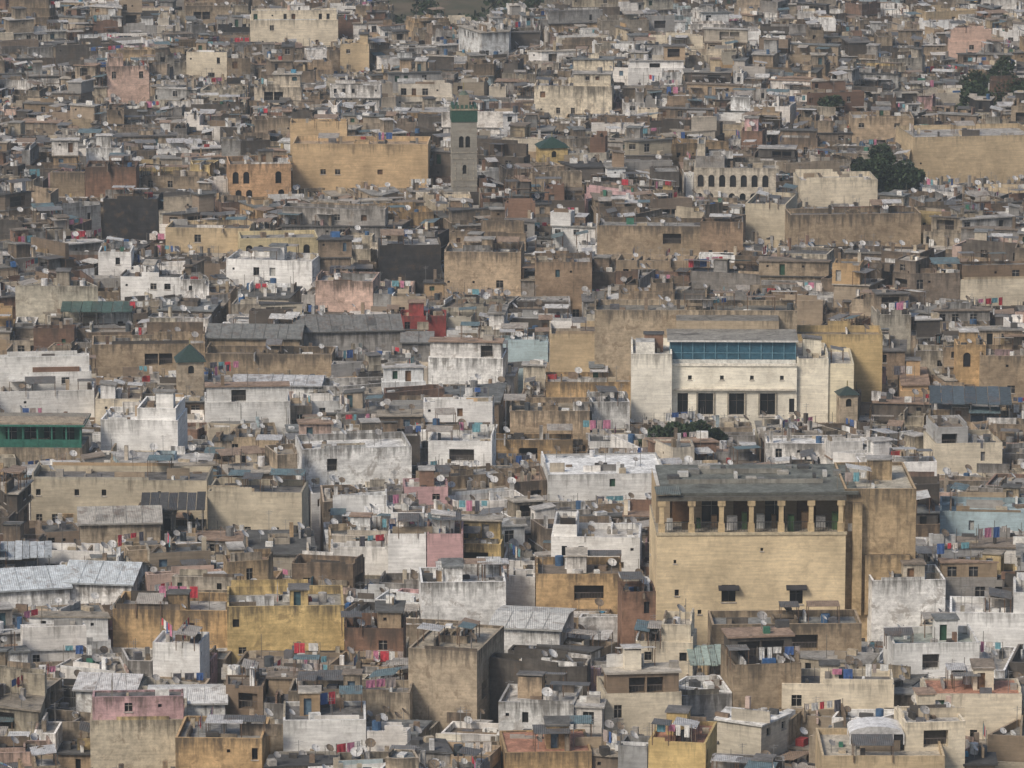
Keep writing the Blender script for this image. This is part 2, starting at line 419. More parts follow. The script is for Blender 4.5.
HL=[
("ochre_riad_tower",290,347,123,142,14.5,5,0,'O2',None,.8,.25,'w',0),
("ochre_riad",292,428,144,186,14,9,-2,'O2',(.4,.3,.2),.8,.14,'w',.0),
("orange_arcade_house",229,291,164,192,12,9,6,'OR',None,.8,.75,'a',.4),
("pink_house",107,149,66,102,14,7,6,'P',PALE,.6,.3,'w',.2),
("cream_house",186,227,52,78,12,7,-5,'C',None,.6,.3,'w',.2),
("cream_house",250,338,20,40,12,10,3,'C',None,.6,.2,'w',.6),
("ochre_house",340,369,44,70,12,7,0,'O3',None,.6,.3,'w',.2),
("cream_house",534,612,86,112,12,8,-4,'C',PALE,.6,.3,'w',.6),
("arcaded_house",694,776,168,199,13,8,-3,'PA',None,.7,.8,'a',.3),
("pale_house",800,878,180,206,11,9,4,'C',PALE,.8,.1,'w',.3),
("tan_kasbah",912,1040,136,182,14,14,8,'O3',None,.8,.05,'w',.3),
("cream_house",852,914,118,140,12,8,0,'T',None,.5,.3,'w',.5),
("courtyard_wall_house",745,786,204,242,12,12,-12,'C2',None,.7,.0,'w',0),
("courtyard_wall_house",790,922,214,244,12,6,5,'T3',None,.7,.0,'w',0),
("brick_house",85,136,167,195,12,7,0,'RB',None,.6,.1,'w',0),
("white_house",86,121,148,168,12,6,0,'W',None,.5,.3,'w',.2),
("dark_sheeted_house",103,158,199,237,12,7,-3,'D',None,.3,.0,'w',0),
("yellow_house",165,250,228,252,11,7,-5,'O3',None,.6,.5,'w',.4),
("yellow_house",240,318,238,256,11,7,6,'Y2',None,.6,.6,'a',.3),
("pink_house",315,373,281,310,12,8,-6,'P',PALE,.6,.25,'w',.2),
("dark_sheeted_house",380,441,245,279,12,7,4,'D',None,.2,.0,'w',0),
("white_house",225,313,260,284,12,7,-10,'W',PALE,.7,.2,'w',.2),
("tan_house",444,521,252,294,13,8,-4,'T',None,.8,.25,'w',.4),
("white_house",98,131,252,273,11,6,0,'W',None,.4,.4,'w',.2),
("white_house",120,181,277,298,11,6,-6,'W',None,.5,.4,'w',.4),
("cream_house",960,1040,279,303,11,7,5,'C',None,.6,.2,'w',.3),
("brick_house",535,592,262,291,12,8,0,'B2',None,.7,.2,'w',.4),
("brick_house",597,703,226,250,12,8,-4,'T3',None,.7,.1,'w',.4),
("ochre_house",550,631,334,378,14,10,0,'O3',None,.8,.12,'w',0),
("brick_wall_house",92,205,344,374,11,7,4,'T3',None,.9,.02,'w',0),
("brick_wall_house",205,332,354,374,11,6,-3,'T3',None,.9,.02,'w',0),
("white_house",428,503,358,382,12,8,-5,'W',WR,.6,.25,'w',.7),
("white_house",302,412,448,482,12,9,8,'W',WR,.8,.12,'w',.6),
("white_house",100,178,420,448,12,8,-5,'W',WR,.6,.05,'w',.7),
("white_house",205,290,402,420,11,7,4,'W2',WR,.5,.3,'w',.5),
("white_house",428,492,441,463,11,7,-4,'W',PALE,.6,.3,'w',.4),
("tan_house",510,590,411,443,12,9,0,'T',(.3,.25,.18),.7,.05,'w',0),
("white_house",592,630,402,432,12,7,5,'W2',PALE,.6,.1,'w',.2),
("ochre_house",490,573,440,463,9,4,0,'O',None,.6,.1,'w',0),
("ochre_wall_house",546,632,382,402,11,7,0,'O',None,.6,.1,'w',0),
("white_roofed_house",548,666,474,498,11,12,4,'W2',(.75,.76,.75),.15,.2,'w',0),
("beige_house",30,207,480,511,12,8,-2,'C2',None,.7,.42,'w',.4),
("beige_house",207,302,492,529,12,7,-4,'C2',None,.7,.35,'w',.3),
("white_house",-10,94,391,416,11,8,6,'W2',None,.7,.3,'w',.4),
("cream_house",95,141,399,418,11,6,0,'C',None,.4,.4,'w',0),
("ochre_turret_house",957,986,345,380,14,4.5,0,'O',None,.6,.3,'a',0),
("tan_house",980,1040,356,400,13,8,-5,'T3',None,.6,.3,'w',.4),
("white_house",935,1003,443,471,12,8,6,'C',PALE,.7,.3,'w',.4),
("light_blue_house",940,1040,512,534,11,8,-5,'S',(.36,.45,.47),.6,.15,'w',.5),
("white_house",388,426,534,562,12,6,0,'W',PALE,.5,.5,'w',.2),
("pink_house",427,463,534,562,12,6,0,'PK',None,.5,.6,'w',.2),
("white_house",551,640,537,566,12,7,-3,'W',PALE,.6,.6,'w',.5),
("yellow_house",450,501,544,569,10,5,-4,'Y',None,.5,.5,'w',.2),
("pink_house",404,448,487,503,10,5,3,'PK',PALE,.4,.4,'w',.2),
("white_house",421,506,582,614,12,7,3,'W',WR,.8,.02,'w',.0),
("yellow_house",227,344,606,648,13,9,3,'Y',(.3,.29,.26),.9,.3,'w',.3),
("ochre_wall_house",112,228,610,645,12,8,-4,'O',None,.9,.05,'w',.2),
("ochre_house",536,622,574,606,12,8,0,'O',None,.8,.15,'w',.4),
("brick_tower_house",622,656,592,650,13,5,4,'RB',None,.6,.35,'s',0),
("tan_block_house",407,478,650,718,15,11,-14,'T2',(.42,.37,.29),.25,.04,'w',0),
("white_house",152,200,643,674,13,5,-8,'W',WR,.5,.25,'w',0),
("white_house",872,946,580,613,12,7,4,'W',PALE,.7,.4,'w',.3),
("white_house",950,1040,613,641,12,7,-5,'W',PALE,.6,.35,'w',.4),
("white_house",893,980,643,673,12,7,4,'W2',(.3,.33,.3),.7,.35,'w',.3),
("cream_house",635,693,642,670,12,6,-6,'C',PALE,.6,.2,'w',.2),
("tan_wall_house",712,862,624,644,12,6,2,'T3',GR,.7,.1,'w',.4),
("white_house",498,574,703,738,12,7,-8,'W2',PALE,.5,.5,'w',.5),
("cream_house",605,682,693,732,12,7,6,'C',PALE,.7,.2,'w',.3),
("beige_house",90,186,720,768,12,8,3,'C2',TER,.5,.2,'w',.2),
("ochre_house",175,262,738,790,12,8,-3,'O',None,.5,.3,'w',.2),
("white_house",283,366,720,748,12,7,2,'W2',None,.4,.4,'w',.3),
("tan_house",288,410,692,716,12,5,-3,'T2',GR,.8,.0,'w',.1),
("brick_house",733,802,664,705,13,7,8,'T3',None,.9,.05,'w',.2),
("cream_house",782,894,684,706,11,6,-2,'C',None,.7,.02,'w',.3),
("beige_villa",822,945,756,800,12,10,0,'O3',(.45,.41,.34),.6,.05,'w',0),
("cream_house",905,966,722,790,14,6,6,'C',PALE,.35,.06,'w',0),
("terracotta_roofed_house",925,1022,694,716,12,6,0,'C',TER,.15,.3,'w',0),
("terracotta_roofed_house",505,592,752,790,11,8,4,'O',TER,.15,.4,'w',0),
("ochre_house",648,706,742,790,12,8,-10,'Y',TER,.4,.1,'w',.3),
("red_house",400,446,316,328,10,5,0,'RED',TER,.4,.2,'w',0),
("light_blue_house",500,548,342,360,10,5,0,'S',(.4,.5,.55),.4,.2,'w',.2),
]
for a in HL: hero(*a)

def lbox(mb,L,r,x0,x1,y0,y1,z0,z1,m,c,topm=None,topc=None,tilt=0):
    cx,cy=L((x0+x1)/2,(y0+y1)/2); box(mb,cx,cy,z0,x1-x0,y1-y0,z1-z0,r,m,c,tilt,topm,topc)
def lhouse(mb,L,x0,x1,y0,y1,zb,zt,c,rc,rr,**k):
    house(mb,[L(x0,y0),L(x1,y0),L(x1,y1),L(x0,y1)],zb,zt,c,rc,rr,**k)
def ochre_hotel():
    h=16.5
    L,w,k,zt,yf,r=frame(657,846,535,h,1.5); rr=random.Random(3)
    reg(L,0,w+7.6,0,15,657,914,yf,642)
    mb=MB(); mb.wm=LIM; c=(.68,.56,.37); zb=zt-h-3; mb.zt=zt+1.5
    ops=[]
    for (u,v,ww,hh) in((677,592,.45,.7),(729,593,1.5,1.9),(797,596,1.4,1.8),(675,560,.3,.4),(762,548,.3,.35),(700,612,.4,.5)):
        x=(u-657)/k; z=zt-(v-533)/k
        ops.append((x-ww/2,x+ww/2,z-hh/2,z+hh/2,'w',(.01,.01,.012)))
    wall(mb,L(0,0),L(w,0),zb,zt,ops,c)
    wall(mb,L(w,0),L(w,15),zb,zt,[],c); wall(mb,L(w,15),L(0,15),zb,zt,[],c)
    wall(mb,L(0,15),L(0,0),zb,zt,[(2,3,zt-5,zt-3.4,'w',(.02,.02,.02))],c)
    mb.face([(*L(0,0),zt),(*L(w,0),zt),(*L(w,15),zt),(*L(0,15),zt)],ROOF,(.3,.27,.22))
    for x in((729-657)/k,(797-657)/k):
        lbox(mb,L,r,x-1.1,x+1.1,-.75,-.003,zt-5.75,zt-5.62,PNT,(.04,.04,.045),tilt=.3)
    lbox(mb,L,r,-.12,w+.12,-.12,.2,zt+.002,zt+.28,PNT,(.5,.43,.3))
    top=zt+4.1
    nc=7; xs=[.5+(w-1.0)*i/(nc-1) for i in range(nc)]
    for x in xs:
        lbox(mb,L,r,x-.24,x+.24,.3,.8,zt+.3,top-1.0,MAS,(.56,.44,.27)); lbox(mb,L,r,x-.4,x+.4,.2,.95,top-1.0,top-.45,MAS,(.5,.39,.24)); lbox(mb,L,r,x-.34,x+.34,.2,.9,zt+.285,zt+1.2,MAS,(.55,.43,.26))
    for i in range(nc-1):
        a,b=xs[i]+.35,xs[i+1]-.35
        lbox(mb,L,r,a,b,.5,.56,zt+1.25,zt+1.32,PNT,(.05,.05,.05))
        m=int((b-a)/.28)
        for j in range(m): lbox(mb,L,r,a+j*.28+.1,a+j*.28+.14,.51,.55,zt+.28,zt+1.25,PNT,(.05,.05,.05))
    lbox(mb,L,r,-.05,w+.05,.25,.9,top-.45,top,PNT,(.11,.105,.09))
    mb.zt=top+3
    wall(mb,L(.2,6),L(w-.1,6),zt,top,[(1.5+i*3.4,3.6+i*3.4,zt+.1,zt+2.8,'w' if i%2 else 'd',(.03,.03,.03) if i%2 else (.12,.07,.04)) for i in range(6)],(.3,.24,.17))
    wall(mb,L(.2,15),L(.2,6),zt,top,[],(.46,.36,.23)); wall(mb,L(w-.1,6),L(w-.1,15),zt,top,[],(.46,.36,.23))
    fc=[(.5,.5,.48),(.1,.07,.04),(.05,.1,.04),(.3,.2,.12),(.6,.58,.55),(.07,.12,.05)]
    for i in range(13):
        x=1.2+i*1.6; s=rr.uniform(.4,1.2); y=rr.uniform(1.2,3.6); lbox(mb,L,r,x,x+s,y,y+.8,zt+.01,zt+rr.uniform(.7,1.9),PNT,fc[i%6])
    lbox(mb,L,r,.6,w+1.4,1.0,15.2,top+.003,top+.28,PNT,(.10,.105,.095),ROOF,(.15,.16,.145))
    lbox(mb,L,r,-.1,2.5,-.1,3.8,top+.29,top+.40,COR,(.14,.16,.145))
    lbox(mb,L,r,1.5,w-2,5.5,5.7,top+.29,top+.75,MAS,(.25,.245,.22)); lbox(mb,L,r,3,w-6,10.5,10.7,top+.29,top+.8,MAS,(.25,.245,.22))
    for i in range(16): 
        x=1.5+i*1.2; y=rr.uniform(5.8,13); lbox(mb,L,r,x,x+rr.uniform(.3,1.3),y,y+1,top+.30,top+.5+rr.random()*.5,PNT,rr.choice([(.2,.2,.19),(.4,.38,.34),(.08,.08,.08),(.5,.5,.48)]))
    for i in range(4): 
        q=L(4+i*4.5,12); DISH.append((q[0],q[1],top+.29,.1+i*.2))
    mb.zt=zt+5; mb.wm=MAS
    lhouse(mb,L,w+.02,w+7.6,1.5,15,zb,zt+4.6,(.42,.32,.20),(.45,.42,.35),rr,ph=.35,dens=0.08,upper=0,cl=5)
    lbox(mb,L,r,w+.8,w+1.8,.7,1.49,zt-9,zt+3.2,MAS,(.46,.35,.21))
    lbox(mb,L,r,w+2.2,w+7.0,.9,1.49,zt-9,zt-2.5,MAS,(.40,.30,.18))
    mb.build('ochre_riad_hotel')
ochre_hotel()
def white_palace():
    h=15
    L,w,k,zt,yf,r=frame(672,797,366,h,-1); rr=random.Random(5)
    reg(L,-5.4,w+7.6,0,16,630,857,yf,420)
    mb=MB(); mb.wm=LIM; c=(.84,.80,.68); zb=zt-h-3; mb.zt=zt+3
    ops=[]
    for u in(683,706,737,768): 
        x=(u-672)/k; ww=2.0 if u>700 else 1.4; ops.append((x-ww/2,x+ww/2,zt-6.6,zt-3.7,'w',(.01,.011,.012)))
    for u in (690,722,752,782):
        x=(u-672)/k; ops.append((x-.25,x+.25,zt-1.9,zt-1.3,'w',(.03,.03,.03)))
    ops.append((w-1.0,w-.3,zt-6.3,zt-4.4,'w',(.02,.022,.025)))
    wall(mb,L(0,0),L(w,0),zb,zt,ops,c,LIM)
    mb.face([(*L(0,0),zt),(*L(w,0),zt),(*L(w,16),zt),(*L(0,16),zt)],ROOF,(.5,.49,.46))
    lbox(mb,L,r,.3,w-.3,-.5,-.003,zt-3.25,zt-3.05,PNT,(.6,.56,.48))
    lbox(mb,L,r,-.0,w,-.18,.15,zt+.003,zt+.35,PNT,(.8,.76,.66))
    for u in(706,737,768):
        x=(u-672)/k
        lbox(mb,L,r,x-1.25,x+1.25,-.15,-.004,zt-6.85,zt-6.68,PNT,(.6,.56,.5))
        lbox(mb,L,r,x-1.25,x-1.04,-.1,-.004,zt-6.68,zt-3.6,PNT,(.3,.27,.22)); lbox(mb,L,r,x+1.04,x+1.25,-.1,-.004,zt-6.68,zt-3.6,PNT,(.3,.27,.22))
    g0,g1=-.3,w-.1; top=zt+3.3
    lbox(mb,L,r,g0,g1,1.8,9,zt+.003,zt+.5,PNT,(.6,.6,.56))
    lbox(mb,L,r,g0+.1,g1-.1,1.95,8.9,zt+.5,top-.35,GLS,(.04,.11,.16))
    n=11
    for i in range(n+1):
        x=g0+(g1-g0-.12)*i/n; lbox(mb,L,r,x,x+.12,1.82,1.94,zt+.5,top-.35,PNT,(.12,.24,.31))
    lbox(mb,L,r,g0+.12,g1-.12,1.86,1.93,zt+1.35,zt+1.45,PNT,(.12,.24,.31))
    lbox(mb,L,r,g0-.3,g1+.3,1.4,9.6,top-.35,top-.1,PNT,(.6,.6,.58),ROOF,(.26,.25,.225))
    lbox(mb,L,r,g0+1,g1-2,9.7,14,zt+.01,top+1.0,MAS,(.40,.33,.24),ROOF,(.2,.19,.17))
    mb.wm=MAS
    lhouse(mb,L,g0-10,g1+.6,14.1,22,zb,top+1.6,(.40,.33,.24),(.2,.19,.165),rr,ph=.7,dens=.1,upper=.0,cl=24)
    mb.wm=LIM
    mb.zt=zt+4
    lhouse(mb,L,-5.4,-.02,-1.5,9,zb,zt+1.9,(.80,.77,.68),(.5,.5,.48),rr,ph=.8,dens=.0,upper=0,cl=2)
    lbox(mb,L,r,-4.8,-2.3,1,4,zt+1.4,zt+3.0,PNT,(.7,.68,.62),ROOF,(.45,.45,.43))
    lhouse(mb,L,w+.02,w+4.2,.6,12,zb,zt+.9,(.80,.75,.62),(.5,.48,.44),rr,ph=.6,dens=.0,upper=0,cl=2)
    lhouse(mb,L,w+4.22,w+7.6,.9,12,zb,zt+.2,(.74,.67,.50),(.5,.48,.44),rr,ph=.5,dens=.0,upper=0,cl=1)
    lhouse(mb,L,w+.1,w+12,12.2,19,zb,zt+2.0,(.50,.38,.2),(.3,.25,.18),rr,ph=.9,dens=.0,upper=0,cl=6)
    mb.build('white_palace_hotel')
white_palace()
def minaret():
    h=20
    L,w,k,zt,yf,r=frame(452,477,122,h,4)
    reg(L,0,w,0,w,452,477,yf,190)
    mb=MB(); mb.wm=LIM; c=(.29,.275,.24); zb=zt-h-3; mb.zt=zt+3
    for i in range(4):
        q=[L(0,0),L(w,0),L(w,w),L(0,w)]; A=q[i];B=q[(i+1)%4]
        ops=[(w/2-.9,w/2-.15,zt-4.2,zt-2.3,'a',(.02,.02,.02)),(w/2+.15,w/2+.9,zt-4.2,zt-2.3,'a',(.02,.02,.02)),
             (w/2-.3,w/2+.3,zt-8.5,zt-7,'a',(.02,.02,.02)),(w/2-.25,w/2+.25,zt-12.5,zt-11.5,'w',(.02,.02,.02))]
        wall(mb,A,B,zb,zt,ops,c)
    mb.face([(*p,zt) for p in q],ROOF,(.2,.2,.19))
    for zz in(zt-5.1,zt-6.1,zt-9.6,zt-10.6): lbox(mb,L,r,-.06,w+.06,-.06,w+.06,zz,zz+.18,MAS,(.38,.35,.29))
    for j in range(4):
        for i in range(4):
            x=.55+i*(w-1.1)/3
            lbox(mb,L,r,x-.1,x+.1,-.08,-.003,zt-9.4+j*.8,zt-9.0+j*.8,MAS,(.44,.40,.33))
    lbox(mb,L,r,-.1,w+.1,-.1,w+.1,zt+.003,zt+1.9,TILE,(.03,.085,.062))
    lbox(mb,L,r,-.2,w+.2,-.2,w+.2,zt+1.903,zt+2.15,PNT,(.3,.27,.2))
    for i in range(6):
        x=i*(w-.5)/5
        for y in(0,w-.4): lbox(mb,L,r,x,x+.45,y,y+.4,zt+2.153,zt+2.75,TILE,(.04,.1,.075))
        for y in(0,w-.4):
            if 0<i<5: lbox(mb,L,r,y,y+.4,x,x+.45,zt+2.154,zt+2.74,TILE,(.04,.1,.075))
    m=w/2
    lbox(mb,L,r,m-.85,m+.85,m-.85,m+.85,zt+2.153,zt+4.2,MAS,(.30,.26,.2))
    cx,cy=L(m,m); cyl(mb,cx,cy,zt+4.2,.85,.6,TILE,(.1,.13,.1),10,.35); cyl(mb,cx,cy,zt+4.8,.06,1.4,PNT,(.3,.25,.1),6)
    mb.build('minaret')
minaret()
def gabled(name,u0,u1,vt,vb,h,d,rot,c,rc,rise=1.6,mat=COR):
    L,w,k,zt,yf,r=frame(u0,u1,vt,h,rot); reg(L,0,w,0,d,u0,u1,yf,vb)
    mb=MB(); zb=zt-h-3; mb.zt=zt
    q=[L(0,0),L(w,0),L(w,d),L(0,d)]
    for i in range(4): wall(mb,q[i],q[(i+1)%4],zb,zt,[],c)
    o=.3; P=lambda x,y,z:(*L(x,y),z)
    mb.face([P(-o,-o,zt),P(w+o,-o,zt),P(w+o,d/2,zt+rise),P(-o,d/2,zt+rise)],mat,rc)
    mb.face([P(w+o,d+o,zt),P(-o,d+o,zt),P(-o,d/2,zt+rise),P(w+o,d/2,zt+rise)],mat,rc)
    mb.face([P(0,0,zt),P(0,d/2,zt+rise-.1),P(0,d,zt)],MAS,c); mb.face([P(w,0,zt),P(w,d,zt),P(w,d/2,zt+rise-.1)],MAS,c)
    lbox(mb,L,r,-o,w+o,-o-.06,-o-.002,zt-.15,zt+.02,PNT,tuple(x*.6 for x in rc))
    n=int(w/1.6); rr=random.Random(int(u0+900))
    for i in range(1,n):
        x=i*w/n+rr.uniform(-.3,.3); f=rr.uniform(.55,.85)
        mb.face([P(x-.05,-o,zt+.05),P(x+.05,-o,zt+.05),P(x+.05,d/2,zt+rise+.05),P(x-.05,d/2,zt+rise+.05)],PNT,tuple(q*f for q in rc))
        if rr.random()<.4:
            f=rr.uniform(.5,1.15); s=rr.uniform(0,.5); e=s+rr.uniform(.3,.5)
            mb.face([P(x+.1,-o+(d/2+o)*s,zt+rise*s+.03),P(x+1.3,-o+(d/2+o)*s,zt+rise*s+.03),P(x+1.3,-o+(d/2+o)*e,zt+rise*e+.03),P(x+.1,-o+(d/2+o)*e,zt+rise*e+.03)],mat,tuple(min(.75,q*f) for q in rc))
    return mb.build(name)
gabled('mosque_hall',207,300,338,352,11,8,-3,COL['T3'],(.20,.205,.195),1.3)
gabled('mosque_hall',296,402,331,352,11,9,7,COL['G'],(.19,.19,.18),1.5)
gabled('long_shed',402,432,342,352,10,6,0,COL['G'],(.24,.24,.23),1)
gabled('sheet_roofed_hall',-12,70,589,600,11,9,14,COL['W'],(.58,.63,.66),1.4)
gabled('sheet_roofed_hall',62,132,583,600,11,9,-8,COL['W'],(.56,.61,.64),1.4)
gabled('sheet_roofed_hall',75,135,690,705,11,6,-8,COL['W'],(.58,.58,.58),1)
gabled('sheet_roofed_hall',150,225,703,718,11,7,3,COL['W2'],(.68,.68,.66),.7)
gabled('tiled_hall',80,160,523,540,11,8,5,COL['T2'],(.42,.4,.36),1.1)
gabled('tiled_hall',232,320,385,395,10,7,-4,COL['W2'],(.54,.55,.56),.7)
gabled('sheet_roofed_hall',490,560,628,642,11,9,-10,COL['W2'],(.60,.60,.57),.6)
gabled('tiled_hall',745,860,482,490,10,6,5,COL['T3'],(.28,.28,.26),.6)
def pyramid(name,u0,u1,vt,vb,h,rise,c,tc,over=.3):
    L,w,k,zt,yf,r=frame(u0,u1,vt,h,8); reg(L,0,w,0,w,u0,u1,yf,vb)
    mb=MB(); mb.zt=zt+2; q=[L(0,0),L(w,0),L(w,w),L(0,w)]
    for i in range(4): wall(mb,q[i],q[(i+1)%4],zt-h-3,zt,[(w/2-.4,w/2+.4,zt-1.6,zt-.5,'a',(.02,.02,.02))] if w>2 else [],c)
    e=[L(-over,-over),L(w+over,-over),L(w+over,w+over),L(-over,w+over)]; a=(*L(w/2,w/2),zt+rise)
    for i in range(4): mb.face([(*e[i],zt),(*e[(i+1)%4],zt),a],TILE,tc)
    mb.face([(*p,zt-.003) for p in e[::-1]],PNT,(.2,.15,.1))
    cx,cy=L(w/2,w/2); cyl(mb,cx,cy,zt+rise-.1,.07,.8,PNT,(.3,.25,.1),6)
    mb.build(name)
pyramid('green_tiled_mausoleum',178,204,362,372,13,2.2,COL['T2'],(.025,.05,.043))
pyramid('green_tiled_kiosk',540,568,148,160,13,1.6,COL['Y'],(.025,.055,.042))
pyramid('green_tiled_kiosk',840,858,395,405,12,1.0,COL['T2'],(.035,.055,.05))
def green_pavilion():
    L,w,k,zt,yf,r=frame(-8,82,424,12,-2); reg(L,0,w,0,7,-8,82,yf,452)
    mb=MB(); mb.zt=zt; rr=random.Random(2); g=(.035,.14,.105)
    lhouse(mb,L,0,w,0,7,zt-15,zt-3,COL['T2'],(.2,.2,.18),rr,ph=0,dens=0.2,upper=0,cl=0)
    for x in[.1+i*(w-.4)/6 for i in range(7)]:
        lbox(mb,L,r,x,x+.2,.1,.3,zt-2.99,zt-.3,PNT,g)
    lbox(mb,L,r,.1,w-.1,.14,.26,zt-2.99,zt-2.0,PNT,g)
    wall(mb,L(.3,2.6),L(w-.3,2.6),zt-2.99,zt-.3,[(1+i*2.4,2.4+i*2.4,zt-2.8,zt-.9,'w',(.02,.03,.03)) for i in range(4)],(.05,.16,.11),PNT)
    lbox(mb,L,r,-.3,w+.3,-.3,7.2,zt-.3,zt-.05,PNT,(.04,.16,.12),COR,(.28,.25,.2))
    lbox(mb,L,r,-.2,w+.1,.4,3.5,zt+.05,zt+.15,COR,(.4,.33,.24),tilt=.2)
    mb.build('green_rooftop_pavilion')
green_pavilion()
def canopy(name,u0,u1,vt,vb,h,d,c,rot=0):
    L,w,k,zt,yf,r=frame(u0,u1,vt,h,rot); reg(L,0,w,0,d,u0,u1,yf,vb)
    mb=MB(); mb.zt=zt; rr=random.Random(int(u0))
    lhouse(mb,L,0,w,0,d,zt-h-3,zt-2.7,COL['T3'],(.2,.19,.17),rr,ph=.7,dens=.2,upper=0,cl=5)
    for i in range(5):
        for y in(.4,d-.5):
            x=.3+i*(w-.7)/4; lbox(mb,L,r,x,x+.1,y,y+.1,zt-3.4,zt-.05,PNT,(.12,.12,.12))
    n=7
    for i in range(n):
        a=i*w/n; lbox(mb,L,r,a+.02,a+w/n-.04,.1+rr.uniform(-.3,.3),d-.1+rr.uniform(-.3,.3),zt+rr.uniform(0,.1),zt+.16,COR if i%2 else PNT,tuple(x*(1+.2*(i%3)) for x in c),tilt=.8)
    mb.build(name)
canopy('blue_canopied_house',930,1012,402,418,12,8,(.07,.09,.105),-4)
canopy('green_canopied_house',60,132,310,322,11,4,(.06,.1,.09))
canopy('grey_canopied_house',0,52,556,566,11,5,(.35,.38,.4),5)
canopy('dark_canopied_house',140,205,508,530,11,6,(.06,.06,.06),2)
canopy('green_canopied_house',690,740,662,672,11,5,(.26,.32,.29),3)
def vault():
    x,y=at(877,741,12); z=gz(x,y)+12.0; x,y=at(877,741,z)
    z-=.35
    mb=MB(); n=10; w,d=5.2,3.6; mb.zt=z+6
    for i in range(n):
        a0=pi*i/n;a1=pi*(i+1)/n
        p=lambda a,s:(x-cos(a)*w/2,y+s*d,z+1.0+sin(a)*.75)
        mb.face([p(a0,0),p(a0,1),p(a1,1),p(a1,0)][::-1],PNT,(.68,.69,.7))
        mb.face([(x,y,z+1.0),p(a1,0),p(a0,0)],PNT,(.5,.5,.5)); mb.face([(x,y+d,z+1.0),p(a0,1),p(a1,1)],PNT,(.5,.5,.5))
    for i in range(6):
        for yy in(0,d-.1): box(mb,x-w/2+.08+i*(w-.16)/5,y+yy+.05,z,.12,.12,1.0,0,PNT,(.6,.6,.6))
    box(mb,x,y+d/2,z,w-.4,d-.4,.97,0,GLS,(.03,.03,.035))
    mb.build('vaulted_skylight')
vault()

# ---------------------------------------------------------------- the filling of houses
cells=[]
def bsp(p):
    p=clean(p,.3)
    if len(p)<3:return
    a=area(p)
    if a<7:return
    if a<R.choice([R.uniform(20,50),R.uniform(30,75),R.uniform(45,120)]):
        cells.append(p);return
    xs=[q[0] for q in p];ys=[q[1] for q in p]
    e,l=longest(p)
    if a<400 and (max(ys)-min(ys))*1.35>(max(xs)-min(xs)):
        best=0
        for i in range(len(p)):
            A=p[i];B=p[(i+1)%len(p)]
            if abs(B[1]-A[1])>best: best=abs(B[1]-A[1]); ll=hypot(B[0]-A[0],B[1]-A[1]); e=((B[0]-A[0])/ll,(B[1]-A[1])/ll)
    j=R.uniform(-.35,.35) if a>1200 else R.uniform(-.11,.11)
    n=(e[0]*cos(j)-e[1]*sin(j),e[0]*sin(j)+e[1]*cos(j))
    pr=[q[0]*n[0]+q[1]*n[1] for q in p]; f=R.uniform(.34,.66); m=min(pr)+(max(pr)-min(pr))*f
    g=.95 if a>2500 else(.75 if a>350 and R.random()<.6 else .03)
    bsp(clip(p,(n[0]*(m+g),n[1]*(m+g)),n))
    bsp(clip(p,(n[0]*(m-g),n[1]*(m-g)),(-n[0],-n[1])))
def hw(y): return y*.1035+14
Y0,Y1=432,1140
bsp([(-hw(Y0),Y0),(hw(Y0),Y0),(hw(Y1),Y1),(-hw(Y1),Y1)])
fin=[]
bbs=[(min(q[0] for q in f),max(q[0] for q in f),min(q[1] for q in f),max(q[1] for q in f),f) for f in FOOT]
for c in cells:
    pcs=[c]
    cx0=min(q[0] for q in c);cx1=max(q[0] for q in c);cy0=min(q[1] for q in c);cy1=max(q[1] for q in c)
    for b in bbs:
        if b[0]>cx1+.2 or b[1]<cx0-.2 or b[2]>cy1+.2 or b[3]<cy0-.2: continue
        f=b[4]; nxt=[]
        for p in pcs:
            cur=p
            for i in range(len(f)):
                A=f[i];B=f[(i+1)%len(f)];l=hypot(B[0]-A[0],B[1]-A[1]); n=((B[1]-A[1])/l,-(B[0]-A[0])/l)
                o=clip(cur,(A[0]+n[0]*.08,A[1]+n[1]*.08),n)
                if len(o)>=3 and area(o)>3: nxt.append(o)
                cur=clip(cur,(A[0]+n[0]*.08,A[1]+n[1]*.08),(-n[0],-n[1]))
                if len(cur)<3:break
        pcs=nxt
    fin+=pcs
cells=fin
cnt=0
